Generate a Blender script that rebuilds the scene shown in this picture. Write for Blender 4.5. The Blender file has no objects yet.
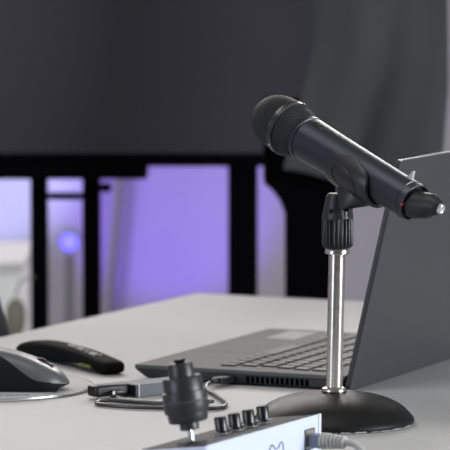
import bpy, bmesh, math, random
from mathutils import Vector, Matrix, Euler

random.seed(7)
SC = bpy.context.scene
COL = SC.collection
TABLE_Z = 0.74            # height of the table surface above the floor; coordinates below are relative to it
PI = math.pi

# ------------------------------------------------------------------ materials
def mat(name, color, rough=0.5, metal=0.0, spec=0.5, noise=0.0, nscale=40.0, bump=0.0, bscale=200.0, emit=None, estr=1.0, coat=0.0, rvar=0.0):
    m = bpy.data.materials.new(name); m.use_nodes = True
    nt = m.node_tree; b = nt.nodes['Principled BSDF']
    b.inputs['Base Color'].default_value = (*color, 1)
    b.inputs['Roughness'].default_value = rough
    b.inputs['Metallic'].default_value = metal
    b.inputs['Specular IOR Level'].default_value = spec
    b.inputs['Coat Weight'].default_value = coat
    tc = nt.nodes.new('ShaderNodeTexCoord')
    if noise > 0 or rvar > 0:
        n = nt.nodes.new('ShaderNodeTexNoise'); n.inputs['Scale'].default_value = nscale
        n.inputs['Detail'].default_value = 4
        nt.links.new(tc.outputs['Object'], n.inputs['Vector'])
        if noise > 0:
            r = nt.nodes.new('ShaderNodeMix'); r.data_type = 'RGBA'
            r.inputs[6].default_value = (*[max(0, c * (1 - noise)) for c in color], 1)
            r.inputs[7].default_value = (*[min(1, c * (1 + noise)) for c in color], 1)
            nt.links.new(n.outputs['Fac'], r.inputs[0])
            nt.links.new(r.outputs[2], b.inputs['Base Color'])
        if rvar > 0:
            q = nt.nodes.new('ShaderNodeMapRange')
            q.inputs[3].default_value = max(0, rough - rvar); q.inputs[4].default_value = min(1, rough + rvar)
            nt.links.new(n.outputs['Fac'], q.inputs[0]); nt.links.new(q.outputs[0], b.inputs['Roughness'])
    if bump > 0:
        n2 = nt.nodes.new('ShaderNodeTexNoise'); n2.inputs['Scale'].default_value = bscale
        n2.inputs['Detail'].default_value = 3
        nt.links.new(tc.outputs['Object'], n2.inputs['Vector'])
        bp = nt.nodes.new('ShaderNodeBump'); bp.inputs['Strength'].default_value = bump
        bp.inputs['Distance'].default_value = 0.001
        nt.links.new(n2.outputs['Fac'], bp.inputs['Height']); nt.links.new(bp.outputs['Normal'], b.inputs['Normal'])
    if emit:
        b.inputs['Emission Color'].default_value = (*emit, 1); b.inputs['Emission Strength'].default_value = estr
    return m

def mesh_grille_mat(name):
    """woven wire: pale wires round dark holes, laid out in the surface's own UV"""
    m = mat(name, (0.012, 0.012, 0.013), 0.5)
    nt = m.node_tree; b = nt.nodes['Principled BSDF']
    uv = nt.nodes.new('ShaderNodeTexCoord')
    sep = nt.nodes.new('ShaderNodeSeparateXYZ'); nt.links.new(uv.outputs['UV'], sep.inputs[0])
    def wave(a, bb):
        add = nt.nodes.new('ShaderNodeMath'); add.operation = 'ADD' if bb > 0 else 'SUBTRACT'
        nt.links.new(sep.outputs[0], add.inputs[0]); nt.links.new(sep.outputs[1], add.inputs[1])
        mu = nt.nodes.new('ShaderNodeMath'); mu.operation = 'MULTIPLY'; mu.inputs[1].default_value = 2 * PI
        nt.links.new(add.outputs[0], mu.inputs[0])
        s = nt.nodes.new('ShaderNodeMath'); s.operation = 'SINE'; nt.links.new(mu.outputs[0], s.inputs[0])
        return s
    s1, s2 = wave(0, 1), wave(0, -1)
    mx = nt.nodes.new('ShaderNodeMath'); mx.operation = 'MAXIMUM'
    nt.links.new(s1.outputs[0], mx.inputs[0]); nt.links.new(s2.outputs[0], mx.inputs[1])
    ramp = nt.nodes.new('ShaderNodeMapRange'); ramp.inputs[1].default_value = 0.74; ramp.inputs[2].default_value = 0.95
    nt.links.new(mx.outputs[0], ramp.inputs[0])
    mix = nt.nodes.new('ShaderNodeMix'); mix.data_type = 'RGBA'
    mix.inputs[6].default_value = (0.0006, 0.0006, 0.0006, 1); mix.inputs[7].default_value = (0.10, 0.10, 0.10, 1)
    nt.links.new(ramp.outputs[0], mix.inputs[0]); nt.links.new(mix.outputs[2], b.inputs['Base Color'])
    bp = nt.nodes.new('ShaderNodeBump'); bp.inputs['Strength'].default_value = 0.35; bp.inputs['Distance'].default_value = 0.0008
    nt.links.new(ramp.outputs[0], bp.inputs['Height']); nt.links.new(bp.outputs['Normal'], b.inputs['Normal'])
    b.inputs['Roughness'].default_value = 0.6; b.inputs['Specular IOR Level'].default_value = 0.08
    return m

M = dict(
    table=mat('table_laminate', (0.455, 0.452, 0.445), 0.55, spec=0.3, noise=0.03, nscale=60, bump=0.06, bscale=900),
    edge=mat('table_edge_band', (0.40, 0.395, 0.385), 0.5, noise=0.03),
    steel_leg=mat('table_leg_paint', (0.30, 0.30, 0.31), 0.4, metal=0.6, noise=0.05),
    mic=mat('microphone_paint', (0.056, 0.060, 0.074), 0.38, metal=0.85, spec=0.5, noise=0.05, bump=0.10, bscale=2500),
    micband=mat('grille_band_paint', (0.022, 0.022, 0.023), 0.26, spec=0.6, noise=0.05),
    grille=mesh_grille_mat('wire_grille'),
    blackrub=mat('black_rubber', (0.010, 0.010, 0.011), 0.5, noise=0.1, bump=0.08, bscale=900),
    blackpl=mat('black_plastic', (0.008, 0.008, 0.009), 0.36, spec=0.45, noise=0.1, bump=0.05, bscale=1200),
    clip=mat('clip_plastic', (0.016, 0.016, 0.0175), 0.40, spec=0.5, noise=0.08, bump=0.12, bscale=2000),
    silver=mat('bright_silver', (0.78, 0.78, 0.77), 0.25, metal=0.8, noise=0.03),
    palegrey=mat('pale_grey_plastic', (0.55, 0.54, 0.52), 0.45, noise=0.05),
    red=mat('red_indicator', (0.45, 0.02, 0.02), 0.4, noise=0.02, emit=(0.9, 0.03, 0.03), estr=0.06),
    chrome=mat('worn_nickel', (0.64, 0.60, 0.54), 0.22, metal=1.0, noise=0.10, nscale=120, rvar=0.08, bump=0.05, bscale=500),
    base=mat('wrinkle_black_paint', (0.0075, 0.0075, 0.007), 0.46, spec=0.2, noise=0.2, nscale=90, bump=0.30, bscale=420, rvar=0.08),
    wornpaint=mat('chipped_pale_paint', (0.42, 0.41, 0.40), 0.5, noise=0.3, nscale=300),
    lid=mat('laptop_lid_grey', (0.046, 0.052, 0.055), 0.48, spec=0.4, noise=0.05, nscale=300, bump=0.06, bscale=3000),
    lidedge=mat('laptop_edge_black', (0.013, 0.013, 0.014), 0.45, noise=0.05),
    griprub=mat('grip_rubber_grey', (0.018, 0.0185, 0.0195), 0.42, spec=0.6, noise=0.08),
    knobblack=mat('glossy_knob_black', (0.006, 0.006, 0.007), 0.30, spec=0.6, noise=0.05),
    gripglint=mat('grip_ring_highlight', (0.12, 0.12, 0.125), 0.45, noise=0.04),
    dullsilver=mat('dull_silver', (0.42, 0.42, 0.43), 0.5, metal=0.3, spec=0.3, noise=0.04),
    lidglint=mat('lid_edge_highlight', (0.20, 0.205, 0.21), 0.32, metal=0.5, noise=0.03),
    deck=mat('laptop_deck_grey', (0.10, 0.102, 0.10), 0.6, spec=0.2, noise=0.04, bump=0.04, bscale=2500),
    key=mat('key_black', (0.008, 0.008, 0.008), 0.42, noise=0.06),
    ventblack=mat('vent_black', (0.0006, 0.0006, 0.0006), 0.9, spec=0.02, noise=0.05),
    touch=mat('touchpad_grey', (0.50, 0.50, 0.49), 0.3, spec=0.5, noise=0.02),
    screen=mat('laptop_screen_dark', (0.01, 0.01, 0.012), 0.12, noise=0.02),
    mousetop=mat('mouse_top_grey', (0.085, 0.087, 0.091), 0.38, spec=0.55, noise=0.05, bump=0.04, bscale=2500),
    mouseside=mat('mouse_side_black', (0.004, 0.0045, 0.006), 0.6, spec=0.2, noise=0.08),
    padtop=mat('mouse_pad_grey', (0.47, 0.47, 0.45), 0.75, spec=0.15, noise=0.03, nscale=300),
    padprint=mat('mouse_pad_print', (0.12, 0.13, 0.22), 0.6, noise=0.03),
    handle=mat('handle_black', (0.007, 0.0075, 0.0075), 0.8, spec=0.08, noise=0.1, bump=0.06, bscale=1200),
    worn=mat('grey_lettering', (0.20, 0.20, 0.20), 0.5, noise=0.15, nscale=200),
    olive=mat('olive_sticker', (0.16, 0.17, 0.02), 0.5, noise=0.1),
    alu=mat('brushed_grey_aluminium', (0.115, 0.125, 0.135), 0.5, metal=0.0, spec=0.3, noise=0.06, nscale=300),
    cable=mat('grey_black_cable', (0.028, 0.028, 0.028), 0.3, spec=0.7, noise=0.05),
    bluecase=mat('pale_blue_enamel', (0.68, 0.74, 0.90), 0.42, noise=0.02),
    casewhite=mat('pale_blue_edge', (0.80, 0.83, 0.90), 0.35, noise=0.02),
    darktop=mat('dark_control_plate', (0.035, 0.035, 0.038), 0.6, spec=0.15, noise=0.08),
    ink=mat('blue_black_print', (0.05, 0.07, 0.15), 0.6, noise=0.05),
    gold=mat('jack_contact_gold', (0.66, 0.58, 0.40), 0.35, metal=0.8, noise=0.05),
    jackgrey=mat('plug_grey_blue', (0.16, 0.19, 0.26), 0.35, noise=0.05),
    cablegrey=mat('network_cable_grey', (0.50, 0.49, 0.46), 0.5, noise=0.05),
    wall=mat('wall_paint', (0.33, 0.315, 0.36), 0.75, noise=0.03, nscale=6, bump=0.1, bscale=250),
    floor=mat('floor_vinyl', (0.48, 0.47, 0.44), 0.4, noise=0.06, nscale=12),
    ceil=mat('ceiling_paint', (0.30, 0.30, 0.30), 0.8, noise=0.02),
    display=mat('display_panel_dark', (0.030, 0.028, 0.035), 0.7, spec=0.25, noise=0.15, nscale=3),
    standblack=mat('stand_black', (0.001, 0.001, 0.0015), 0.8, spec=0.03, noise=0.1),
    cloth=mat('charcoal_cloth', (0.052, 0.054, 0.056), 0.85, spec=0.2, noise=0.10, nscale=9, bump=0.25, bscale=700),
    cabinet=mat('white_cabinet_paint', (0.84, 0.84, 0.80), 0.5, noise=0.02),
    bag=mat('olive_canvas', (0.16, 0.15, 0.11), 0.8, noise=0.15, nscale=60),
    paleviolet=mat('grey_pole_paint', (0.15, 0.145, 0.165), 0.5, noise=0.05),
    lamp_lens=mat('blue_lamp_lens', (0.1, 0.1, 0.6), 0.3, noise=0.02, emit=(0.13, 0.11, 1.0), estr=2.6),
    chairfab=mat('black_chair_plastic', (0.022, 0.022, 0.025), 0.5, noise=0.1),
)

def chip_paint(m):
    """paint knocked off along the foot of the base"""
    nt = m.node_tree; b = nt.nodes['Principled BSDF']; src = b.inputs['Base Color'].links[0].from_socket
    tc = nt.nodes.new('ShaderNodeTexCoord'); sep = nt.nodes.new('ShaderNodeSeparateXYZ'); nt.links.new(tc.outputs['Object'], sep.inputs[0])
    lim = nt.nodes.new('ShaderNodeMapRange'); lim.inputs[1].default_value = .0042; lim.inputs[2].default_value = .0012
    nt.links.new(sep.outputs[2], lim.inputs[0])
    n = nt.nodes.new('ShaderNodeTexNoise'); n.inputs['Scale'].default_value = 330; n.inputs['Detail'].default_value = 3; nt.links.new(tc.outputs['Object'], n.inputs['Vector'])
    mu = nt.nodes.new('ShaderNodeMath'); mu.operation = 'MULTIPLY'; nt.links.new(lim.outputs[0], mu.inputs[0]); nt.links.new(n.outputs['Fac'], mu.inputs[1])
    gt = nt.nodes.new('ShaderNodeMapRange'); gt.inputs[1].default_value = .40; gt.inputs[2].default_value = .47; nt.links.new(mu.outputs[0], gt.inputs[0])
    mix = nt.nodes.new('ShaderNodeMix'); mix.data_type = 'RGBA'; mix.inputs[7].default_value = (.40, .39, .38, 1)
    nt.links.new(gt.outputs[0], mix.inputs[0]); nt.links.new(src, mix.inputs[6]); nt.links.new(mix.outputs[2], b.inputs['Base Color'])
chip_paint(M['base'])

# ------------------------------------------------------------------ mesh helpers
def link_mesh(name, bm, m, parent=None, smooth=True, bevel=0.0, bseg=2, mtx=None, subsurf=0, solid=0.0):
    bmesh.ops.recalc_face_normals(bm, faces=bm.faces)
    if mtx is not None: bm.transform(mtx)
    me = bpy.data.meshes.new(name); bm.to_mesh(me); bm.free()
    me.materials.append(M[m] if isinstance(m, str) else m)
    for p in me.polygons: p.use_smooth = smooth
    o = bpy.data.objects.new(name, me); COL.objects.link(o)
    if parent is not None: o.parent = parent
    if solid:
        s = o.modifiers.new('solid', 'SOLIDIFY'); s.thickness = solid; s.offset = 0
    if bevel > 0:
        b = o.modifiers.new('bevel', 'BEVEL'); b.width = bevel; b.segments = bseg; b.limit_method = 'ANGLE'; b.angle_limit = math.radians(35)
    if subsurf:
        s = o.modifiers.new('sub', 'SUBSURF'); s.levels = subsurf; s.render_levels = subsurf
    if smooth:
        try: me.set_sharp_from_angle(angle=math.radians(40))
        except Exception: pass
    return o

def thing(name, label, cat, loc, rot=None, group=None):
    o = bpy.data.objects.new(name, None); COL.objects.link(o)
    o.empty_display_size = 0.02
    o.location = loc
    if rot is not None: o.rotation_euler = rot
    return tag(o, label, cat, group)

def tag(o, label, cat, group=None):
    o['label'] = label; o['category'] = cat
    if group: o['group'] = group
    return o

def struct(o):
    o['kind'] = 'structure'; return o

def add_box(bm, lo, hi, mtx=None):
    vs = [bm.verts.new((x, y, z)) for x in (lo[0], hi[0]) for y in (lo[1], hi[1]) for z in (lo[2], hi[2])]
    if mtx is not None:
        for v in vs: v.co = mtx @ v.co
    for f in ((0, 1, 3, 2), (4, 6, 7, 5), (0, 4, 5, 1), (2, 3, 7, 6), (0, 2, 6, 4), (1, 5, 7, 3)):
        bm.faces.new([vs[i] for i in f])
    return vs

def add_hexa(bm, b, t):
    """prism from a bottom ring to a top ring of corners"""
    n = len(b)
    vb = [bm.verts.new(p) for p in b]; vt = [bm.verts.new(p) for p in t]
    bm.faces.new(vb[::-1]); bm.faces.new(vt)
    for i in range(n):
        j = (i + 1) % n
        bm.faces.new((vb[i], vb[j], vt[j], vt[i]))

def add_lathe(bm, prof, n=48, ribs=None, mtx=None, uv=None):
    """prof: list of (r, z). r==0 closes. ribs=(count, depth) flutes the wall. uv=(around, along per metre)"""
    rows = []
    for r, z in prof:
        if r <= 1e-9:
            rows.append([bm.verts.new((0, 0, z))])
        else:
            row = []
            for i in range(n):
                a = 2 * PI * i / n
                rr = r
                if ribs and r > ribs[2]:
                    rr = r - ribs[1] * (0.5 + 0.5 * math.cos(a * ribs[0])) ** 2
                row.append(bm.verts.new((rr * math.cos(a), rr * math.sin(a), z)))
            rows.append(row)
    lay = bm.loops.layers.uv.verify() if uv else None
    d = [0]
    for k in range(1, len(prof)):
        d.append(d[-1] + math.hypot(prof[k][0] - prof[k - 1][0], prof[k][1] - prof[k - 1][1]))
    for k in range(len(rows) - 1):
        A, B = rows[k], rows[k + 1]
        for i in range(n):
            j = (i + 1) % n
            if len(A) == 1 and len(B) == 1: continue
            if len(A) == 1: vs, us = [A[0], B[j], B[i]], [(i + .5, k), (i + 1, k + 1), (i, k + 1)]
            elif len(B) == 1: vs, us = [A[i], A[j], B[0]], [(i, k), (i + 1, k), (i + .5, k + 1)]
            else: vs, us = [A[i], A[j], B[j], B[i]], [(i, k), (i + 1, k), (i + 1, k + 1), (i, k + 1)]
            f = bm.faces.new(vs)
            if uv:
                for l, (u, kk) in zip(f.loops, us):
                    l[lay].uv = (u / n * uv[0], d[kk] * uv[1])
    for row, rev in ((rows[0], True), (rows[-1], False)):
        if len(row) > 1 and not uv:
            bm.faces.new(row[::-1] if rev else row)
    if mtx is not None:
        bmesh.ops.transform(bm, matrix=mtx, verts=[v for row in rows for v in row])

def catmull(pts, per=8):
    P = [Vector(p) for p in pts]
    P = [P[0] * 2 - P[1]] + P + [P[-1] * 2 - P[-2]]
    out = []
    for i in range(1, len(P) - 2):
        for k in range(per):
            t = k / per
            a, b, c, d = P[i - 1], P[i], P[i + 1], P[i + 2]
            out.append(0.5 * ((2 * b) + (c - a) * t + (2 * a - 5 * b + 4 * c - d) * t * t + (3 * b - a - 3 * c + d) * t ** 3))
    out.append(P[-2]); return out

def add_tube(bm, pts, r, n=10, smooth=0, closed=False, flat=1.0):
    pts = catmull(pts, smooth) if smooth else [Vector(p) for p in pts]
    rs = r if isinstance(r, (list, tuple)) else [r] * len(pts)
    if len(rs) != len(pts): rs = [rs[min(len(rs) - 1, int(i * len(rs) / len(pts)))] for i in range(len(pts))]
    rings = []; N = len(pts); up = None
    for i, p in enumerate(pts):
        if closed: t = pts[(i + 1) % N] - pts[i - 1]
        else: t = pts[min(i + 1, N - 1)] - pts[max(i - 1, 0)]
        t.normalize()
        if up is None:
            up = Vector((0, 0, 1)) if abs(t.z) < 0.9 else Vector((1, 0, 0))
        s = t.cross(up).normalized(); up = s.cross(t).normalized()
        rings.append([bm.verts.new(p + s * (rs[i] * math.cos(2 * PI * k / n)) + up * (rs[i] * flat * math.sin(2 * PI * k / n))) for k in range(n)])
    for i in range(N if closed else N - 1):
        A, B = rings[i], rings[(i + 1) % N]
        for k in range(n):
            j = (k + 1) % n
            bm.faces.new((A[k], A[j], B[j], B[k]))
    if not closed:
        bm.faces.new(rings[0][::-1]); bm.faces.new(rings[-1])

def new(): return bmesh.new()

def align(origin, zdir, xhint=(1, 0, 0)):
    z = Vector(zdir).normalized(); x = Vector(xhint); x = (x - z * x.dot(z)).normalized(); y = z.cross(x)
    m = Matrix((x, y, z)).transposed().to_4x4(); m.translation = Vector(origin); return m

def box_part(name, lo, hi, m, parent, bevel=0.0, bseg=2, mtx=None, smooth=False):
    bm = new(); add_box(bm, lo, hi)
    return link_mesh(name, bm, m, parent, smooth=smooth, bevel=bevel, bseg=bseg, mtx=mtx)

def lathe_part(name, prof, m, parent, n=48, mtx=None, ribs=None, uv=None):
    bm = new(); add_lathe(bm, prof, n, ribs=ribs, uv=uv)
    return link_mesh(name, bm, m, parent, mtx=mtx)

# ------------------------------------------------------------------ room
FZ = -TABLE_Z
def slab(name, lo, hi, m): return struct(box_part(name, lo, hi, m, None))
slab('floor', (-3.2, -4.2, FZ - 0.1), (3.2, 4.1, FZ), 'floor')
slab('wall_back', (-3.2, 4.0, FZ), (3.2, 4.12, 2.2), 'wall')
slab('wall_left', (-3.3, -4.2, FZ), (-3.2, 4.12, 2.2), 'wall')
slab('wall_right', (3.2, -4.2, FZ), (3.3, 4.12, 2.2), 'wall')
slab('ceiling', (-3.3, -4.2, 2.2), (3.3, 4.12, 2.3), 'ceil')
slab('baseboard_back', (-3.2, 3.985, FZ), (3.2, 4.0, FZ + 0.09), 'cabinet')

# ------------------------------------------------------------------ table
TC = Vector((-0.141, 1.162, 0)); dl = Vector((-0.4227, -0.9063, 0)).normalized(); dr = Vector((dl.y * -1, dl.x, 0))
ang = math.atan2(dr.y, dr.x)
tb = thing('conference_table', 'large pale grey laminate conference table that everything in front stands on', 'table', (TC.x, TC.y, FZ), (0, 0, ang))
TL, TW = 1.75, 1.20           # local: x along the far edge, -y towards the camera
box_part('tabletop', (0, -TL, TABLE_Z - 0.028), (TW, 0, TABLE_Z), 'table', tb, bevel=0.002)
box_part('edge_band', (-0.001, -TL - 0.001, TABLE_Z - 0.026), (TW + 0.001, 0.001, TABLE_Z - 0.003), 'edge', tb)
for x in (0.08, TW - 0.08):
    for y in (-0.08, -TL + 0.08):
        box_part('leg', (x - 0.025, y - 0.025, 0), (x + 0.025, y + 0.025, TABLE_Z - 0.028), 'steel_leg', tb, bevel=0.004)
box_part('apron', (0.06, -TL + 0.06, TABLE_Z - 0.075), (TW - 0.06, -0.06, TABLE_Z - 0.028), 'steel_leg', tb, bevel=0.003)

# ------------------------------------------------------------------ microphone stand
AX = Vector((0.626, -0.701, -0.339)).normalized()      # head -> tail
WV = Vector((-0.746, -0.666, 0)).normalized()
UV_ = AX.cross(WV); UV_ = UV_ if UV_.z > 0 else -UV_
P0 = Vector((0.0270, -0.0200, 0.2406))                 # microphone axis at the clip

ms = thing('microphone_stand', 'black round-based desktop microphone stand with nickel tube beside the laptop', 'microphone stand', (0, 0, 0))
dome = [(0, .0015), (.070, .0015), (.0735, 0.0), (.0758, .0008), (.0764, .003), (.0762, .0052), (.0745, .0075), (.0720, .0105), (.0680, .0145), (.0627, .0183), (.0540, .0226), (.0437, .0258), (.0300, .0283), (.0180, .0295), (.010, .030), (0, .030)]
lathe_part('base', dome, 'base', ms, 96)
LEAN = Matrix.Translation((0, 0, .034)) @ Matrix.Rotation(.019, 4, 'Y') @ Matrix.Translation((0, 0, -.034))
lathe_part('flange', [(0, .0288), (.0112, .0288), (.0120, .0300), (.0120, .0325), (.0112, .0340), (.0086, .0350), (0, .0350)], 'chrome', ms, 48)
lathe_part('tube', [(0, .034), (.0079, .034), (.0079, .163), (0, .163)], 'chrome', ms, 48, mtx=LEAN)
lathe_part('locking_ring', [(0, .1615), (.0098, .1615), (.0118, .1625), (.0118, .1655), (.0108, .1675), (0, .1675)], 'chrome', ms, 48, mtx=LEAN)
clip = lathe_part('microphone_clip', [(0, .1675), (.0125, .1675), (.0146, .1695), (.0150, .172), (.0150, .1945), (.0140, .1960), (0, .1960)], 'blackpl', ms, 22 * 8, ribs=(22, .0016, .0142), mtx=Matrix.Translation((.0028, 0, 0)))
clip['label'] = 'black plastic clip holding the microphone'
# yoke: a tapering block left of the slot and a low lug right of it
bm = new()
def ringpts(cx, cy, rx, ry, z, x0, x1, n=28):
    pts = []
    for i in range(n):
        a = 2 * PI * i / n
        pts.append((min(max(cx + rx * math.cos(a), x0), x1), cy + ry * math.sin(a), z))
    return pts
add_hexa(bm, ringpts(0, 0, .0152, .0150, .1955, -.02, .0075), ringpts(-.0012, 0, .0098, .0105, .2165, -.02, .0065))
add_hexa(bm, ringpts(-.0012, 0, .0098, .0105, .2165, -.02, .0065), ringpts(-.0015, 0, .0072, .0085, .2195, -.02, .0045))
add_hexa(bm, ringpts(0, 0, .0152, .0150, .1955, .0098, .02), ringpts(0, 0, .0146, .0125, .2085, .0100, .0135))
link_mesh('yoke', bm, 'clip', clip, smooth=True, mtx=Matrix.Translation((.0028, 0, 0)))
bm = new()
rnd = random.Random(11)                                   # small raised marks of the moulded lettering, worn to illegible
for k, (x, z, rot) in enumerate([(-.0085, .2040, .3), (-.0075, .2022, -.4), (-.0062, .2040, .1), (-.0038, .2040, 0), (-.0030, .2045, .8), (-.0030, .2030, -.8), (-.0006, .2046, .9), (.0002, .2030, -.7), (.0012, .2040, .2)]):
    y = -.0128
    add_box(bm, (-.00028, -.0014, -.0014), (.00028, .0004, .0014), Matrix.Translation((x, y + .0008, z)) @ Matrix.Rotation(rot, 4, 'Y') @ Matrix.Rotation(-.15, 4, 'X'))
link_mesh('moulded_marks', bm, 'blackrub', clip, smooth=False, mtx=Matrix.Translation((.0028, 0, 0)))
# cradle: a C-shaped shell hugging the microphone from below
bm = new()
NF, NA = 44, 16
def cradle_pt(phi, a, r):
    d = WV * math.sin(phi) - UV_ * math.cos(phi)
    return P0 + AX * a + d * r
def half(phi):
    q = max(0.0, abs(phi) - math.radians(66)) / math.radians(66 if phi > 0 else 47)
    return .0275 * math.sqrt(max(0.0, 1 - min(1, q) ** 2.6)) + .0018
rows = {}
for shell, r in ((0, .0207), (1, .0252)):
    for i in range(NF + 1):
        phi = math.radians(-112 + 243 * i / NF)
        for k in range(NA + 1):
            t = -1 + 2 * k / NA
            rr = r - (.0014 * abs(t) ** 6 if shell else 0) + (.0022 * math.exp(-((abs(math.degrees(phi)) - 84) / 26) ** 2) * (1 - t * t) if shell else 0)
            rows[shell, i, k] = bm.verts.new(cradle_pt(phi, t * half(phi), rr))
for shell in (0, 1):
    for i in range(NF):
        for k in range(NA):
            q = [rows[shell, i, k], rows[shell, i + 1, k], rows[shell, i + 1, k + 1], rows[shell, i, k + 1]]
            bm.faces.new(q if shell else q[::-1])
for i in range(NF):
    for k in (0, NA): bm.faces.new((rows[0, i, k], rows[0, i + 1, k], rows[1, i + 1, k], rows[1, i, k]))
for k in range(NA):
    for i in (0, NF): bm.faces.new((rows[0, i, k], rows[0, i, k + 1], rows[1, i, k + 1], rows[1, i, k]))
link_mesh('cradle', bm, 'clip', clip)
# oval finger grips with a raised rim on both flanks of the cradle
for sgn in (1, -1):
    bm = new(); pts = []; n = 40
    for i in range(n):
        a = 2 * PI * i / n
        du, dv = .0165 * math.cos(a), math.radians(23) * math.sin(a)
        phi = sgn * (math.radians(76) + dv - du * 8.0)
        pts.append(cradle_pt(phi, du, .0252 + .0022 * math.exp(-((abs(math.degrees(phi)) - 84) / 26) ** 2) * (1 - (du / .0275) ** 2)))
    add_tube(bm, pts, .0010, 8, closed=True)
    link_mesh('grip_rim', bm, 'clip', clip)
# neck from cradle to pivot
bm = new()
top = []
for i in range(28):
    a = 2 * PI * i / 28
    top.append(cradle_pt(math.radians(52) * math.sin(a), .0235 * math.cos(a), .0236))
bot = [Vector((x, y, z)) for x, z in ((.0035, .2075), (.0075, .2062), (.0300, .2095), (.0335, .2125)) for y in (-.030, .006)]
for p in top + bot: bm.verts.new(p)
bmesh.ops.convex_hull(bm, input=bm.verts)
for v in [v for v in bm.verts if not v.link_faces]: bm.verts.remove(v)
link_mesh('neck', bm, 'clip', clip)
bm = new(); add_lathe(bm, [(0, -.0125), (.0042, -.0125), (.0046, -.0115), (.0046, .0115), (.0042, .0125), (0, .0125)], 24)
link_mesh('pivot_screw', bm, 'blackpl', clip, mtx=align((.0045, 0, .2065), (1, 0, 0), (0, 0, 1)))

# ------------------------------------------------------------------ microphone
S0 = 0.119
tail = P0 + AX * S0
mm = align(tail, -AX, WV)
mic = thing('microphone', 'black handheld wireless microphone with round wire grille resting in the stand clip', 'microphone', tail, mm.to_euler())
body = [(0, .0510), (.0158, .0510), (.0162, .0462), (.0170, .0456), (.0178, .0462), (.0181, .0495), (.0182, .055), (.0184, .070), (.0190, .10), (.0197, .13), (.0205, .16), (.0213, .185), (.0216, .1935), (.0206, .1942), (.0206, .1950), (.0220, .1958), (.0222, .1985), (.0212, .2005), (0, .2005)]
lathe_part('body', body, 'mic', mic, 96)
bm = new(); add_lathe(bm, [(.0183, .0535), (.0188, .0538), (.0188, .0548), (.0183, .0552)], 72)
link_mesh('tail_ring', bm, 'micband', mic)
lathe_part('lower_grille', [(.0208, .2003), (.0224, .205), (.0240, .2105), (.0252, .2165), (.0256, .2195)], 'grille', mic, 128, uv=(64, 380))
lathe_part('grille_band', [(0, .2188), (.0264, .2188), (.0274, .2190), (.0276, .2196), (.0274, .2203), (.0271, .2206), (.0271, .2240), (.0273, .2244), (.0273, .2252), (.0264, .2256), (0, .2256)], 'micband', mic, 96)
prof = [(.0262, .2250), (.0264, .234)]
for i in range(1, 13):
    a = PI / 2 * i / 12
    prof.append((.0264 * math.cos(a) if i < 12 else 0, .234 + .0315 * math.sin(a) ** 0.93))
lathe_part('upper_grille', prof, 'grille', mic, 128, uv=(64, 380))
# small mark and tick on the band, on the flank the light catches
bm = new()
bmesh.ops.create_icosphere(bm, subdivisions=2, radius=.0011)
link_mesh('band_dot', bm, 'silver', mic, mtx=Matrix.Rotation(math.radians(52), 4, 'Z') @ Matrix.Translation((.0274, 0, .2222)) if False else Matrix.Translation((.0274 * math.cos(-.62), .0274 * math.sin(-.62), .2222)))
# antenna: wedge with a flat belly
upl = mm.to_3x3().inverted() @ UV_
upn = Vector((upl.x, upl.y, 0)).normalized(); sdn = Vector((-upn.y, upn.x, 0))
bm = new(); rings = []
for s, rx, ry, off in ((.0520, .0140, .0138, -.0012), (.040, .0140, .0138, -.0002), (.030, .0125, .0128, .0028), (.0225, .0108, .0124, .0050), (.0205, .0104, .0116, .0056), (.012, .0078, .0078, .0074), (.0075, .0060, .0056, .0080), (.0062, .0045, .0042, .0080)):
    ring = []
    for i in range(40):
        a = 2 * PI * i / 40
        p = upn * (ry * math.sin(a)) + sdn * (rx * math.cos(a))
        ring.append(bm.verts.new((p.x, p.y, s)))
    rings.append((ring, off))
upl = mm.to_3x3().inverted() @ UV_
for ring, off in rings:
    for v in ring: v.co += Vector((upl.x, upl.y, 0)) * off
for (A, _), (B, _) in zip(rings, rings[1:]):
    for i in range(40):
        j = (i + 1) % 40; bm.faces.new((A[i], A[j], B[j], B[i]))
bm.faces.new(rings[0][0]); bm.faces.new(rings[-1][0][::-1])
ant = link_mesh('antenna', bm, 'blackrub', mic)
bm = new(); add_lathe(bm, [(0, .0004), (.0026, .0002), (.0034, -.0004), (.0046, .0004), (.0052, .0022), (.0054, .0040), (0, .0040)], 32)
link_mesh('antenna_tip', bm, 'silver', ant, mtx=Matrix.Translation(upn * .0080 + Vector((0, 0, .0050))))['label'] = 'silver tip'
# collar rim round the antenna root
bm = new(); add_tube(bm, [Vector((.0170 * math.cos(2 * PI * i / 48), .0170 * math.sin(2 * PI * i / 48), .0459)) for i in range(48)], .0006, 8, closed=True)
link_mesh('collar_rim', bm, 'micband', mic)
def on_body(ang, r, s): return Vector((r * math.cos(ang), r * math.sin(ang), s))
ua = math.atan2(upl.y, upl.x)                    # the direction that points up
sgn = 1 if ua > 0 else -1
bm = new(); bmesh.ops.create_icosphere(bm, subdivisions=2, radius=.0022)
link_mesh('status_light', bm, 'red', mic, mtx=Matrix.Translation(on_body(ua * -0.02, .0160, .0470)))['label'] = 'small red indicator'
# switch on top of the body just behind the grille
def top_frame(s, r, ang=None):
    a = ua if ang is None else ang
    return align(on_body(a, r, s), (math.cos(a), math.sin(a), 0), (0, 0, 1))
bm = new(); add_box(bm, (-.0072, -.0032, -.001), (.0072, .0032, .0005))
sw = link_mesh('switch', bm, 'blackrub', mic, bevel=.0006, mtx=top_frame(.1840, .0213, ua * .80))
bm = new(); add_box(bm, (-.0030, -.0022, .0003), (.0022, .0022, .0017))
link_mesh('slider', bm, 'blackpl', sw, bevel=.0004, mtx=top_frame(.1840, .0213, ua * .80))
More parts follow.
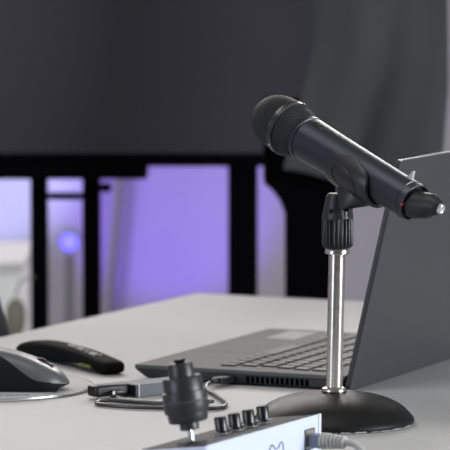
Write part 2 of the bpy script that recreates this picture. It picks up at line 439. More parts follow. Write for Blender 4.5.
# pale fin near the tail, on top
bm = new()
fin = [(-.0085, -.002), (.0030, -.002), (.0030, .0088), (.0018, .0092), (.0006, .0075), (-.0012, .0035), (-.0045, .0012)]
fv = [[bm.verts.new((-x, y, z)) for x, z in fin] for y in (-.0011, .0011)]
bm.faces.new(fv[0]); bm.faces.new(fv[1][::-1])
for i in range(len(fin)):
    j = (i + 1) % len(fin); bm.faces.new((fv[0][i], fv[0][j], fv[1][j], fv[1][i]))
link_mesh('tail_fin', bm, 'palegrey', mic, smooth=False, mtx=top_frame(.0600, .0180, ua * 1.0))['label'] = 'small pale upright fin'
bm = new()
for k, L in enumerate((.0012, .0007, .0010, .0006)):
    add_box(bm, (-L, -.0003, -.0002), (L, .0003, .0002), Matrix.Translation((-.004 + k * .0028, 0, 0)))
link_mesh('body_print', bm, 'worn', mic, smooth=False, mtx=top_frame(.1540, .0204, ua * .90))

for ch_ in list(mic.children) + [c for k in mic.children for c in k.children]:
    for v in ch_.data.vertices:
        v.co.z = .0495 + (v.co.z - .0495) * (1.033 if v.co.z > .0495 else .83)

# ------------------------------------------------------------------ laptop
lrot = math.radians(-24.2)
lap = thing('laptop', 'open dark grey laptop seen from behind its raised lid, under the microphone', 'laptop', (.017, .2217, 0), (0, 0, lrot))
LD, LW = .236, .353                        # depth (x from -LD to 0), width (y from 0 to LW)
bm = new()
b = [(-LD + .014, .0006, .0020), (-.002, .0006, .0020), (-.002, LW - .004, .0025), (-LD + .012, LW - .004, .0025)]
mid = [(-LD, 0, .0110), (0, 0, .0110), (0, LW, .0110), (-LD, LW, .0110)]
add_hexa(bm, b, mid)
link_mesh('base', bm, 'lidedge', lap, smooth=False, bevel=.0015)
box_part('deck', (-LD, 0, .0110), (0, LW, .0158), 'deck', lap, bevel=.0012)
for x, y in ((-.20, .03), (-.02, .03), (-.20, LW - .03), (-.02, LW - .03)):
    box_part('foot', (x - .012, y - .004, 0), (x + .012, y + .004, .003), 'blackrub', lap, bevel=.0008)
# keyboard well and keys: rows run across y
well = box_part('keyboard', (-.152, .020, .0156), (-.026, LW - .020, .0159), 'deck', lap)
bm = new()
rowh = .0205; kw = .0205
for r in range(6):
    x0 = -.1505 + r * rowh
    y = .0225 + (0, .006, .010, .004, 0, 0)[r]; c = 0
    while y < LW - .026:
        w = kw
        if r == 0 and 4 < c < 6: w = .092
        w = min(w, LW - .0225 - y)
        add_box(bm, (x0 + .0020, y + .0020, .0157), (x0 + rowh - .0022, y + w - .0022, .0174))
        y += w; c += 1
link_mesh('keys', bm, 'key', well, smooth=False, bevel=.0006, bseg=1)
box_part('touchpad', (-.217, .130, .0156), (-.164, .228, .0160), 'deck', lap, bevel=.0002)
box_part('palm_rest_sticker', (-.203, .266, .0157), (-.168, .336, .0160), 'touch', lap)['label'] = 'pale sticker on the palm rest'
bm = new()
for k in range(13):
    x = -.1085 + k * .0055
    add_box(bm, (x, -.0003, .0034), (x + .0034, .0010, .0102))
link_mesh('vent_grille', bm, 'ventblack', lap, smooth=False)
for y in (.06, LW - .06):
    bm = new(); add_lathe(bm, [(0, -.022), (.0042, -.022), (.0046, -.021), (.0046, .021), (.0042, .022), (0, .022)], 20)
    link_mesh('hinge', bm, 'lidedge', lap, mtx=align((.0005, y, .0145), (0, 1, 0)))
# lid: leaning back; outer face towards +x
LH, TH = .2422, .0062
lean = math.atan2(.0540, .2335)
lm = Matrix.Translation((.0062, 0, .0003)) @ Matrix.Rotation(lean, 4, 'Y')
def rounded_panel(bm, x0, x1, y0, y1, z0, z1, r, top_only=True):
    pts = [(y0, z0), (y1, z0)]
    for cy, a0 in ((y1 - r, 0), (y0 + r, PI / 2)):
        for i in range(7):
            a = a0 + PI / 2 * i / 6
            pts.append((cy + r * math.cos(a), z1 - r + r * math.sin(a)))
    add_hexa(bm, [(x0, y, z) for y, z in pts], [(x1, y, z) for y, z in pts])
bm = new(); rounded_panel(bm, -.0016, 0, 0, LW, 0, LH, .006)
lid = link_mesh('display_lid', bm, 'lid', lap, smooth=False, bevel=.0006, mtx=lm)
bm = new(); rounded_panel(bm, -TH, -.0016, .0003, LW - .0003, .004, LH - .0004, .006)
link_mesh('bezel', bm, 'lidedge', lid, smooth=False, bevel=.0005, mtx=lm)
box_part('screen', (-TH - .0003, .012, .022), (-TH + .0004, LW - .012, LH - .012), 'screen', lid, mtx=lm)
bm = new(); add_tube(bm, [(-.0010, .008, LH + .0001), (-.0010, LW - .008, LH + .0001)], .0009, 8)
link_mesh('top_glint', bm, 'lidglint', lid, mtx=lm)  # pale strip painting the highlight along the lid's top edge

# ------------------------------------------------------------------ mouse pad and mouse
PC = (-.347, .252)
pad = thing('mouse_pad', 'round pale grey mouse pad with thin metallic rim under the mouse', 'mouse pad', (PC[0], PC[1], 0))
lathe_part('disc', [(0, 0), (.1075, 0), (.1085, .0006), (.1085, .0020), (.1070, .0028), (0, .0028)], 'padtop', pad, 128)
bm = new(); add_lathe(bm, [(.1082, .0010), (.1090, .0011), (.1092, .0020), (.1088, .0030), (.1076, .0031), (.1076, .0026)], 128)
link_mesh('rim', bm, 'silver', pad)['label'] = 'shiny metallic rim'

bm = new()
for k, (x, L) in enumerate(((.008, .0022), (.014, .0014), (.0185, .0020), (.024, .0012), (.0285, .0022), (.035, .0018), (.040, .0010), (.0445, .0020))):
    add_box(bm, (x - L, -.0790, .0026), (x + L, -.0725, .00285))
link_mesh('printed_marks', bm, 'padprint', pad, smooth=False)['label'] = 'dark blue print along the near edge'

NX, NTH = 36, 24
ML = .112
def mouse_sec(u):
    """u 0 rear .. 1 nose: half width, height"""
    e = math.sqrt(max(0, 1 - (2 * u - 1) ** 4))
    w = .0315 * (max(0, 1 - abs(2 * u - 1) ** 2.6)) ** 0.5 * (1 - .10 * math.exp(-((u - .55) / .18) ** 2))
    if u <= .36: h = .0405 * (1 - .62 * ((.36 - u) / .36) ** 2.2)
    else:
        q = (u - .36) / .64
        h = .0405 - .0120 * q - .0178 * q ** 2.2
        if u > .9: h *= 1 - .38 * ((u - .9) / .1) ** 2
    return max(w, .0015), h
def seam_t(u):
    t = (u - .24) / .52
    t = min(1, max(0, t)); s = t * t * (3 - 2 * t)
    return math.radians(66 - 52 * s)
def mpt(u, th):
    w, h = mouse_sec(u)
    c, s = math.cos(th), math.sin(th)
    ex = .62
    y = -w * math.copysign(abs(c) ** ex, c); z = h * abs(s) ** .72
    lift = .0040 * (max(0, u - .74) / .26) ** 2 * (1 - abs(s)) ** 1.5
    return (-ML / 2 + ML * u, y, .0016 + z + lift)
mo = thing('computer_mouse', 'dark grey computer mouse with black flanks on the round pad', 'mouse', (-.2615 - .112 / 2, .2220, .0030), (0, 0, math.radians(-4)))
def mouse_patch(t0f, t1f, n):
    bm = new(); g = []
    for i in range(NX + 1):
        u = .5 - .5 * math.cos(PI * i / NX)
        t0, t1 = t0f(u), t1f(u)
        g.append([bm.verts.new(mpt(u, t0 + (t1 - t0) * k / n)) for k in range(n + 1)])
    for i in range(NX):
        for k in range(n): bm.faces.new((g[i][k], g[i][k + 1], g[i + 1][k + 1], g[i + 1][k]))
    return bm
bm = mouse_patch(lambda u: 0, lambda u: PI, 40)
# body: the whole hull with a closed belly, a hair inside the shells
for v in bm.verts: v.co = Vector((v.co.x * .985, v.co.y * .97, (v.co.z - .0016) * .965 + .0016))
be = [e for e in bm.edges if e.is_boundary]
try: bmesh.ops.contextual_create(bm, geom=be)
except Exception: pass
link_mesh('body', bm, 'mouseside', mo)
link_mesh('top_shell', mouse_patch(lambda u: seam_t(u), lambda u: PI - seam_t(u), 26), 'mousetop', mo)
for lo in (True, False):
    f = (lambda u: 0.02, lambda u: seam_t(u) - .03) if lo else (lambda u: PI - seam_t(u) + .03, lambda u: PI - .02)
    link_mesh('side_grip', mouse_patch(*f, 14), 'mouseside', mo)
bm = new(); add_tube(bm, [Vector(mpt(u, seam_t(u))) for u in [.86 + .12 * i / 24 for i in range(25)]], .0005, 6)
link_mesh('seam_trim', bm, 'silver', mo)['label'] = 'thin silver line along the seam'
w3 = mpt(.76, PI / 2)
bm = new(); add_box(bm, (-.016, -.0040, -.001), (.012, .0040, .0012))
sl = link_mesh('wheel_slot', bm, 'blackrub', mo, bevel=.001, mtx=Matrix.Translation((w3[0], 0, w3[2] - .0006)) @ Matrix.Rotation(.33, 4, 'Y'))
bm = new(); add_lathe(bm, [(0, -.003), (.0078, -.003), (.0088, -.0018), (.0088, .0018), (.0078, .003), (0, .003)], 40)
link_mesh('scroll_wheel', bm, 'blackpl', sl, mtx=align((w3[0] - .003, 0, w3[2] - .0050), (0, 1, 0)))
box_part('base_plate', (-ML / 2 + .008, -.025, 0), (ML / 2 - .010, .025, .0022), 'blackrub', mo, bevel=.001)

# ------------------------------------------------------------------ black handle-shaped clicker
HA, HB = Vector((-.329, .540, 0)), Vector((-.2190, .350, 0))
hd = (HB - HA); hl = hd.length; hrot = math.atan2(hd.y, hd.x)
hc = thing('handheld_remote', 'black arched handheld remote with worn grey lettering lying behind the mouse', 'remote', HA, (0, 0, hrot))
bm = new(); rings = []
secs = [(0, .004, .002, .005), (.004, .010, .0005, .009), (.02, .0135, 0, .0155), (.05, .0150, 0, .0205), (.09, .0145, .0004, .0218), (.13, .0140, .0040, .0212), (.165, .0140, .0052, .0192), (.186, .0140, .0030, .0172), (.198, .0142, .0003, .0160), (.212, .0140, 0, .0150), (hl - .003, .0130, .0012, .0135), (hl, .010, .004, .0122)]
for x, w, z0, z1 in secs:
    ring = []
    for i in range(24):
        a = 2 * PI * i / 24
        ca, sa = math.cos(a), math.sin(a)
        y = w * math.copysign(abs(ca) ** .55, ca); z = (z0 + z1) / 2 + (z1 - z0) / 2 * math.copysign(abs(sa) ** .55, sa)
        ring.append(bm.verts.new((x, y, z)))
    rings.append(ring)
for A, B in zip(rings, rings[1:]):
    for i in range(24):
        j = (i + 1) % 24; bm.faces.new((A[i], A[j], B[j], B[i]))
bm.faces.new(rings[0]); bm.faces.new(rings[-1][::-1])
hbody = link_mesh('body', bm, 'handle', hc, subsurf=1)
bm = new()
rnd = random.Random(5)
for k, x in enumerate((.126, .135, .144, .154, .165, .174, .183)):
    zt = .0221 - .0045 * max(0, (x - .13) / .055)
    sl_ = Matrix.Translation((x, -.002, zt)) @ Matrix.Rotation(.09, 4, 'Y') @ Matrix.Rotation(-.35, 4, 'Z')
    if k in (0, 2, 5): add_box(bm, (-.0036, -.0050, -.0006), (.0034, .0044, .0002), sl_)
    else:
        add_box(bm, (-.0036, -.0050, -.0006), (-.0018, .0044, .0002), sl_)
        add_box(bm, (-.0018, .0026, -.0006), (.0034, .0044, .0002), sl_)
        add_box(bm, (-.0018, -.0050, -.0006), (.0034, -.0034, .0002), sl_)
link_mesh('lettering', bm, 'worn', hc, smooth=False)['label'] = 'worn grey lettering'
bm = new(); add_box(bm, (.165, -.0153, .0070), (.192, -.0140, .0098)); 
link_mesh('sticker', bm, 'olive', hc, smooth=False, mtx=Matrix.Translation((0, -.0003, -.0015)))['label'] = 'olive yellow strip low on the flank'

# ------------------------------------------------------------------ adapter hub and cable
h0 = Vector((-.1905, .1750, 0)); h1 = Vector((-.1300, .2180, 0))
hv = (h1 - h0); hr = math.atan2(hv.y, hv.x)
hub = thing('cable_adapter', 'small grey metal cable adapter box lying behind the joystick', 'adapter', h0, (0, 0, hr))
box_part('housing', (.0012, 0, 0), (.078, .032, .0135), 'alu', hub, bevel=.001)
box_part('end_rim', (0, -.0003, 0), (.0018, .0323, .0138), 'dullsilver', hub, bevel=.0005)['label'] = 'bright silver edge'
box_part('end_cap', (-.0028, .001, .0006), (.0, .031, .0130), 'blackpl', hub, bevel=.0005)
bm = new(); add_box(bm, (-.044, .0100, .0022), (-.002, .028, .0140))
pl = link_mesh('plug_housing', bm, 'blackpl', hub, bevel=.003, bseg=3)
bm = new(); add_lathe(bm, [(0, 0), (.0046, 0), (.0052, .001), (.0052, .010), (.0042, .013), (.0028, .016), (0, .016)], 24)
link_mesh('strain_relief', bm, 'blackpl', hub, mtx=align((-.0028, .006, .0070), (-1, 0, 0)))
CABLE = [(-.1195, .2400, .0066), (-.1230, .2290, .0050), (-.1215, .2060, .0030), (-.1148, .1819, .0026), (-.1078, .1452, .0026), (-.1032, .1180, .0026), (-.1055, .0930, .0026), (-.1165, .0800, .0026), (-.1379, .0800, .0026), (-.1673, .0846, .0026), (-.1967, .0917, .0026), (-.2186, .1022, .0026), (-.2288, .1129, .0026), (-.2300, .1270, .0026), (-.2199, .1400, .0026), (-.2027, .1330, .0026), (-.1776, .1150, .0032), (-.1529, .1060, .0046), (-.1330, .1010, .0062), (-.1180, .1040, .0062), (-.1180, .1140, .0050), (-.1330, .1150, .0042), (-.1628, .1190, .0026), (-.1878, .1310, .0026), (-.2060, .1440, .0026), (-.2165, .1598, .0030), (-.2225, .1800, .0058), (-.2160, .1880, .0072), (-.2116, .1773, .0072)]
hm = Matrix.Translation(h0) @ Matrix.Rotation(hr, 4, 'Z')
CABLE[-1] = tuple(hm @ Vector((-.017, .006, .0070)))
CABLE[-2] = tuple(hm @ Vector((-.026, .0052, .0068)))
CABLE[-3] = tuple(hm @ Vector((-.033, -.006, .0048)))
him = hm.inverted()
bm = new(); add_tube(bm, [him @ Vector(p) for p in CABLE], .0021, 10, smooth=7)
cb = link_mesh('cable', bm, 'cable', hub)
cb['label'] = 'thin dark cable looped on the table'
sd = Vector((-.4100, -.9121, 0)).normalized()      # out of the laptop's near side
pst = Vector((-.0985, .2735, .0068))
bm = new(); add_box(bm, (-.0062, -.0032, .0015), (.0062, .0032, .024))
up = link_mesh('usb_plug', bm, 'blackpl', cb, bevel=.001, mtx=him @ align(pst, sd + Vector((-.25, 0, 0)), (0.93, -.37, 0)))
bm = new(); add_lathe(bm, [(0, 0), (.0030, 0), (.0024, .008), (0, .008)], 16)
link_mesh('strain_relief', bm, 'blackrub', cb, mtx=him @ align(pst + (sd + Vector((-.25, 0, 0))).normalized() * .0238, sd + Vector((-.35, 0, 0)), (0.93, -.37, 0)))

# ------------------------------------------------------------------ control box with joystick
drot = math.radians(-27.85)
DV = Vector((-.0204, -.2559, 0))
dev = thing('control_box', 'pale blue control box with black joystick and four knobs in front', 'control box', DV, (0, 0, drot))
DW, DD, ZR, ZF = .212, .066, .0450, .0366
def wedge(x0, x1, y0, y1, z0, tz):
    def zt(x): return ZR + (ZF - ZR) * (-x / DD) + tz
    bm = new()
    add_hexa(bm, [(x0, y0, z0), (x1, y0, z0), (x1, y1, z0), (x0, y1, z0)], [(x0, y0, zt(x0)), (x1, y0, zt(x1)), (x1, y1, zt(x1)), (x0, y1, zt(x0))])
    return bm
link_mesh('case', wedge(-DD, -.0012, -DW, 0, .003, -.0006), 'bluecase', dev, smooth=False, bevel=.001)
link_mesh('rear_panel', wedge(-.0012, 0.0, -DW + .0015, -.0022, .003, .0001), 'bluecase', dev, smooth=False)
link_mesh('panel_edge', wedge(-.0014, .0012, -.0036, 0.0004, .003, .0004), 'casewhite', dev, smooth=False, bevel=.0004)['label'] = 'white corner edge'
bm = wedge(-DD + .003, -.0030, -DW + .004, -.004, .034, .0002)
link_mesh('top_plate', bm, 'darktop', dev, smooth=False)
for x in (-.055, -.010):
    for y in (-DW + .015, -.015):
        box_part('foot', (x - .006, y - .006, 0), (x + .006, y + .006, .0032), 'blackrub', dev, bevel=.001)
tilt = math.atan2(ZR - ZF, DD)
def ztop(x): return ZR + (ZF - ZR) * (-x / DD)
for k, (x, y) in enumerate(((-.0330, -.1215), (-.0325, -.0975), (-.0320, -.0725), (-.0320, -.0455))):
    mt = Matrix.Translation((x, y, ztop(x))) @ Matrix.Rotation(-tilt, 4, 'Y')
    bm = new(); add_lathe(bm, [(0, 0), (.0066, 0), (.0070, .0006), (.0066, .0024), (.0054, .0030), (.0054, .0138), (.0048, .0148), (0, .0148)], 32)
    kb = link_mesh('knob', bm, 'knobblack', dev, mtx=mt)
    bm = new(); add_box(bm, (-.0004, -.0050, .0142), (.0004, -.0010, .0151))
    link_mesh('pointer', bm, 'worn', kb, smooth=False, mtx=mt @ Matrix.Rotation(.6 * k - .8, 4, 'Z'))
    bm = new(); add_lathe(bm, [(0, 0), (.0075, 0), (.0075, .0008), (0, .0008)], 32)
    link_mesh('collar', bm, 'palegrey', kb, mtx=mt)
# joystick
jx, jy = -.0315, -.178
jr = Vector((jx, jy, ztop(jx) - .001))
rotinv = Matrix.Rotation(-drot, 3, 'Z')
jd = rotinv @ Vector((-.150, 0.03, 1.0))
jm = align(jr, jd, (1, 0, 0)) @ Matrix.Diagonal((1, 1, 1.13, 1))
lathe_part('joystick_mount', [(0, -.001), (.013, -.001), (.013, .0012), (.009, .0020), (0, .0022)], 'darktop', dev, 40, mtx=Matrix.Translation((jx, jy, ztop(jx))) @ Matrix.Rotation(-tilt, 4, 'Y'))
js = lathe_part('joystick', [(0, 0), (.0026, 0), (.0026, .014), (0, .014)], 'silver', dev, 24, mtx=jm)
js['label'] = 'black ringed joystick on a bright shaft'
grip = [(0, .0108), (.0074, .0108), (.0082, .0116), (.0082, .0168), (.0156, .0170), (.0166, .0180), (.0172, .0240), (.0184, .0242), (.0190, .0250), (.0193, .0318), (.0183, .0322), (.0183, .0334), (.0191, .0337), (.0188, .0400), (.0172, .0404), (.0166, .0500), (.0160, .0508), (.0110, .0510), (.0106, .0600), (.0100, .0610), (0, .0612)]
bm = new(); add_lathe(bm, grip, 40)
link_mesh('grip', bm, 'griprub', js, mtx=jm)
bm = new(); add_lathe(bm, [(.0184, .0322), (.0190, .0324), (.0190, .0331), (.0184, .0334)], 40)
link_mesh('grip_ring', bm, 'gripglint', js, mtx=jm)['label'] = 'thin ring round the grip, its highlight painted pale'  # paler colour paints the highlight line round the grip
lathe_part('button', [(0, .0610), (.0040, .0610), (.0046, .0620), (.0052, .0636), (.0046, .0642), (0, .0642)], 'blackpl', js, 24, mtx=jm)
# jack, printed symbol
py_j = -.0215
JZ = .0250
box_part('network_jack', (-.006, py_j - .0078, JZ - .0070), (.0010, py_j + .0078, JZ + .0085), 'gold', dev)
bm = new()
for lo, hi in (((0, -.0090, JZ + .0088), (.0012, .0090, JZ + .0096)), ((0, -.0090, JZ - .0086), (.0012, .0090, JZ - .0078)), ((0, -.0090, JZ - .0086), (.0012, -.0082, JZ + .0096)), ((0, .0082, JZ - .0086), (.0012, .0090, JZ + .0096))):
    add_box(bm, (lo[0], lo[1] + py_j, lo[2]), (hi[0], hi[1] + py_j, hi[2]))
link_mesh('jack_frame', bm, 'ink', dev, smooth=False)
sym = [(-.014, .0), (-.014, .005), (-.011, .0075), (-.008, .0070), (-.006, .0045), (-.003, .0030), (.000, .0030), (.003, .0045), (.005, .0070), (.008, .0078), (.011, .0055), (.011, .0), (.008, -.003), (-.011, -.003)]
bm = new(); add_tube(bm, [(.0004, -.0830 + y, .0225 + z) for y, z in sym], .00045, 6, closed=True)
link_mesh('printed_symbol', bm, 'ink', dev)

# network cable plugged into the rear panel
dm = Matrix.Translation(DV) @ Matrix.Rotation(drot, 4, 'Z')
pp = dm @ Vector((.0005, py_j, .0205))
nd = Vector((math.cos(drot), math.sin(drot), 0))
nc = thing('network_cable', 'grey network cable with ribbed boot plugged into the pale blue box', 'cable', (pp.x, pp.y, 0), (0, 0, drot))
box_part('plug', (.0012, -.0058, .0190), (.0130, .0058, .0307), 'jackgrey', nc, bevel=.0008)
bm = new()
prof = []
for k in range(7):
    x = .012 + k * .0034
    r = .0074 - .0003 * k
    prof += [(r, x), (r, x + .0020), (r - .0011, x + .0022), (r - .0011, x + .0032)]
add_lathe(bm, [(0, .012)] + prof + [(0, prof[-1][1])], 24)
bm2 = Matrix.Translation((0, 0, .0250)) @ Matrix(((0, 0, 1, 0), (0, 1, 0, 0), (-1, 0, 0, 0), (0, 0, 0, 1)))
link_mesh('boot', bm, 'cablegrey', nc, mtx=bm2)
bm = new(); add_tube(bm, [(.034, 0, .0250), (.045, -.001, .0238), (.060, -.006, .0150), (.078, -.018, .0050), (.098, -.040, .0031), (.112, -.075, .0031), (.118, -.12, .0031), (.12, -.18, .0031)], .0030, 12, smooth=6)
link_mesh('cable', bm, 'cablegrey', nc)

# ------------------------------------------------------------------ background: display stand
YD = 2.1
ds = thing('display_stand', 'big dark display panel on black legs behind the table, left of the cloth', 'display stand', (-.45, YD, FZ))
def dbox(name, x0, x1, y0, y1, z0, z1, m='standblack', bevel=.004, parent=ds):
    return box_part(name, (x0 + .45, y0, z0 - FZ), (x1 + .45, y1, z1 - FZ), m, parent, bevel=bevel)
pn = dbox('display_panel', -1.15, .05, -.03, .03, .110, .56, 'display', .006)
dbox('lower_bezel', -1.15, .05, -.034, .03, .0985, .119, 'standblack', .004, pn)
dbox('tray', -1.0, -.223, -.05, .03, .0800, .100)
dbox('tray_lip', -.385, -.325, -.045, .02, .0840, .095)
for x0, x1 in ((-.4056, -.3793), (-.3251, -.2973), (-.0992, -.0530)):
    dbox('column', x0, x1, .0, .04, FZ + .035, .20)
dbox('cross_bar', -.3793, -.3251, .005, .03, .0440, .0545)
dbox('clamp', -.2973, -.2800, .0, .03, .0560, .0690)
dbox('foot_bar', -.46, .0, -.02, .06, FZ + .012, FZ + .036)
for x in (-.44, -.02):
    dbox('floor_skid', x - .02, x + .02, -.16, .30, FZ, FZ + .014)

# draped stand to the right
YC = 1.75
cs = thing('drape_stand', 'black post stand carrying the charcoal cloth behind the microphone', 'stand', (.02, YC + .02, FZ))
bm = new()
pr = [(-.0140, FZ + .02), (-.0165, .0507), (-.0240, .0710), (-.0360, .0870), (-.0480, .0960), (-.0480, .22), (.0620, .22), (.0600, .0800), (.0590, .0507), (.0580, FZ + .02)]
for sd_ in (0,):
    add_hexa(bm, [(x - .02, -.02, z - FZ) for x, z in pr], [(x - .02, .03, z - FZ) for x, z in pr])
link_mesh('post', bm, 'standblack', cs, smooth=False, bevel=.004)
box_part('foot', (-.20, -.13, 0), (.20, .10, .022), 'standblack', cs, bevel=.006)
box_part('mast', (.035, -.005, .2 - FZ - .02), (.056, .020, .47 - FZ), 'standblack', cs, bevel=.003)
box_part('top_rail', (.01, -.035, .465 - FZ), (.22, -.010, .482 - FZ), 'standblack', cs, bevel=.003)
bm = new()
NXc, NZc = 90, 40; g = []
for i in range(NXc + 1):
    s = i / NXc; row = []
    for k in range(NZc + 1):
        t = k / NZc                                  # 0 hem, 1 top
        xl = -.021 + .045 * min(1, t / .5); xr = .2020 + .012 * min(1, t / .4)
        z = .084 + .395 * t + (.004 * math.sin(9 * s + 1) + .034 * (1 - s)) * (1 - t)
        x = xl + (xr - xl) * s
        d = 1 - .55 * t
        y = .010 * d * math.sin(9.5 * s + 3.2 * (1 - t) + .8) + .0035 * d * math.sin(19 * s - 4.2 * t + .4) + .010 * math.sin(5 * t + 4 * s)
        row.append(bm.verts.new((x - .10, y - .02, z - .06)))
    g.append(row)
for i in range(NXc):
    for k in range(NZc): bm.faces.new((g[i][k], g[i + 1][k], g[i + 1][k + 1], g[i][k + 1]))
cl = link_mesh('draped_cloth', bm, 'cloth', None, solid=.003)
cl.location = (.10, YC - .04, .06)
tag(cl, 'charcoal grey cloth hanging in soft folds behind the microphone', 'cloth')

# ------------------------------------------------------------------ background: small things
cab = thing('low_cabinet', 'low white cabinet behind the left leg of the display', 'cabinet', (-.915, 3.12, FZ))
CHh = -.1340 - FZ
box_part('body', (-.45, -.18, .04), (.44, .20, CHh - .018), 'cabinet', cab, bevel=.003)
box_part('top', (-.46, -.19, CHh - .018), (.45, .21, CHh), 'palegrey', cab, bevel=.003)  # top coloured darker than the body to offset strong light on it
box_part('plinth', (-.43, -.15, 0), (.42, .18, .04), 'standblack', cab)
for s_ in (-1, 1):
    d = box_part('door', (-.222 + s_ * .222, -.190, .05), (.218 + s_ * .222, -.180, CHh - .025), 'cabinet', cab, bevel=.002)
    box_part('handle', (-.005 - s_ * .02, -.205, .30), (.005 - s_ * .02, -.190, .40), 'steel_leg', d, bevel=.002)

bag = thing('hanging_bag', 'small olive bag hanging at the leftmost black leg', 'bag', (-.428, 2.083, -.135))
bm = new()
bmesh.ops.create_uvsphere(bm, u_segments=20, v_segments=14, radius=1)
for v in bm.verts:
    v.co = Vector((v.co.x * .016, v.co.y * .014, v.co.z * .034 * (1 - .15 * v.co.z)))
link_mesh('pouch', bm, 'bag', bag)
bm = new(); add_tube(bm, [(0, 0, .030), (.006, .0, .05), (.016, .006, .058), (.030, .012, .060)], .0016, 8, smooth=5)
link_mesh('strap', bm, 'bag', bag)

lt = thing('stage_light', 'glowing blue spotlight on tripod between the two left black legs', 'light', (-.4108, 3.60, FZ))
bm = new(); add_lathe(bm, [(0, .0), (.017, .0), (.020, .006), (.020, .075), (.014, .10), (0, .102)], 32)
hz = -.1555 - FZ
can = link_mesh('lamp_can', bm, 'paleviolet', lt, mtx=align((0, -.05, hz), (0, 1, .05)))
bm = new(); add_lathe(bm, [(0, -.006), (.010, -.004), (.016, 0), (.016, .003), (0, .003)], 32)
link_mesh('lens', bm, 'lamp_lens', can, mtx=align((0, -.05, hz), (0, 1, .05)))['label'] = 'glowing blue lens'
bm = new(); add_tube(bm, [(0, 0, .22), (0, 0, hz - .03)], .009, 12)
link_mesh('pole', bm, 'paleviolet', lt)
for k in range(3):
    a = 2 * PI * k / 3 + .5
    bm = new(); add_tube(bm, [(0, 0, .36), (.22 * math.cos(a), .22 * math.sin(a), .009)], .008, 10)
    link_mesh('leg', bm, 'paleviolet', lt)

bm = new(); add_tube(bm, [(0, 0, 0), (.085, .05, .95), (.09, .052, 1.0)], .0165, 14)
bp = link_mesh('leaning_pole', bm, 'paleviolet', None)
bp.location = (-.365, 3.90, FZ + .004)
tag(bp, 'slim grey pole leaning on the violet-lit wall right of the tripod light', 'pole')

ch = thing('chair', 'black chair at the far left table edge, only its back corner showing', 'chair', (-.60, .93, FZ))
box_part('seat', (-.21, -.20, .43), (.21, .20, .46), 'chairfab', ch, bevel=.012)
bm = new()
zb = [(.2425, .66), (.2360, .7194), (.2245, .7596), (.2000, .83), (.165, .90), (.10, .935), (-.10, .935), (-.165, .90), (-.2245, .7596), (-.2425, .66)]
add_hexa(bm, [(x, -.055, z) for x, z in zb], [(x, -.025, z) for x, z in zb])
link_mesh('backrest', bm, 'chairfab', ch, smooth=False, bevel=.006)
for x in (-.12, .12):
    bm = new(); add_tube(bm, [(x, -.15, .44), (x, -.10, .60), (x, -.05, .70)], .012, 10, smooth=4)
    link_mesh('back_support', bm, 'steel_leg', ch)
for x in (-.18, .18):
    for y in (-.17, .17):
        bm = new(); add_tube(bm, [(x, y, .43), (x * 1.1, y * 1.1, 0)], .012, 10)
        link_mesh('leg', bm, 'steel_leg', ch)

# ------------------------------------------------------------------ lights
def area(name, loc, target, sx, sy, power, color=(1, 1, 1)):
    l = bpy.data.lights.new(name, 'AREA'); l.shape = 'RECTANGLE'; l.size = sx; l.size_y = sy; l.energy = power; l.color = color
    o = bpy.data.objects.new(name, l); COL.objects.link(o); o.location = loc
    o.rotation_euler = (Vector(target) - Vector(loc)).to_track_quat('-Z', 'Y').to_euler(); return o
def spot(name, loc, target, power, color, size, blend, rad=.03):
    l = bpy.data.lights.new(name, 'SPOT'); l.energy = power; l.color = color; l.spot_size = math.radians(size); l.spot_blend = blend; l.shadow_soft_size = rad
    o = bpy.data.objects.new(name, l); COL.objects.link(o); o.location = loc
    o.rotation_euler = (Vector(target) - Vector(loc)).to_track_quat('-Z', 'Y').to_euler(); return o
area('overhead_key_fill', (.30, 3.55, 1.75), (-.10, .3, 0), 1.8, 0.7, 16, (1.0, .97, .93))
area('overhead_key_fill', (-1.2, 3.3, 1.9), (-.3, .3, 0), 1.6, 0.7, 48, (1.0, .97, .93))
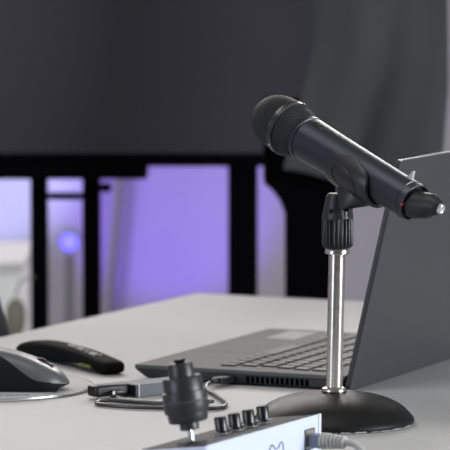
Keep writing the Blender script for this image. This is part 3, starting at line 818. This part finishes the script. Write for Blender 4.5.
area('overhead_key_fill', (.55, 3.6, 1.45), (0, .3, 0), .6, 0.5, 20, (1.0, .97, .93))  # added low back lamp, placed so the lid shades the table's right
area('overhead_key_fill', (-.8, -.5, 2.1), (-.8, -.5, 0), 1.6, 0.8, 18, (1.0, .97, .93))  # added overhead fill, softens the lid's shadow
area('display_fill', (-1.05, 1.70, .85), (-.70, 2.1, .30), 0.3, 0.3, 4.5, (.97, .95, 1.0))  # added fill, brightens the left of the dark panel; no real lamp
area('daylight_and_fill', (3.1, -1.0, .5), (0, 0, .1), 1.8, 1.1, 180, (.91, .95, 1.0))
area('daylight_and_fill', (-3.1, -2.2, .5), (0, 0, .15), 1.2, 1.2, 60, (.76, .84, 1.0))  # added cool fill from the front left, no window is there
spot('violet_uplight', (-.22, 3.1, -.45), (-.22, 4.0, -.09), 52, (.20, .06, 1.0), 34, .6)
spot('blue_uplight', (-.55, 3.45, -.05), (-.60, 4.0, -.02), 25, (.50, .51, 1.0), 48, .6)

w = bpy.data.worlds.new('room_ambient'); SC.world = w; w.use_nodes = True
w.node_tree.nodes['Background'].inputs[0].default_value = (.80, .86, 1.0, 1)
w.node_tree.nodes['Background'].inputs[1].default_value = 0.12

# ------------------------------------------------------------------ camera
cam = bpy.data.cameras.new('camera'); co = bpy.data.objects.new('camera', cam); COL.objects.link(co)
co.location = (-.1038, -3.3039, .4783); co.rotation_euler = (math.radians(85), 0, 0)
cam.sensor_fit = 'HORIZONTAL'; cam.sensor_width = 36; cam.lens = 3500 / 450 * 36
cam.clip_start = .05; cam.clip_end = 60
cam.dof.use_dof = True; cam.dof.focus_distance = 3.31; cam.dof.aperture_fstop = 13.0; cam.dof.aperture_blades = 9
SC.camera = co

# lift everything from table-relative to floor-relative heights
for o in list(SC.objects):
    if o.parent is None: o.location.z += TABLE_Z

SC.view_settings.view_transform = 'Standard'; SC.view_settings.look = 'None'
SC.view_settings.exposure = 0.0; SC.view_settings.gamma = 1.0; SC.view_settings.use_curve_mapping = False
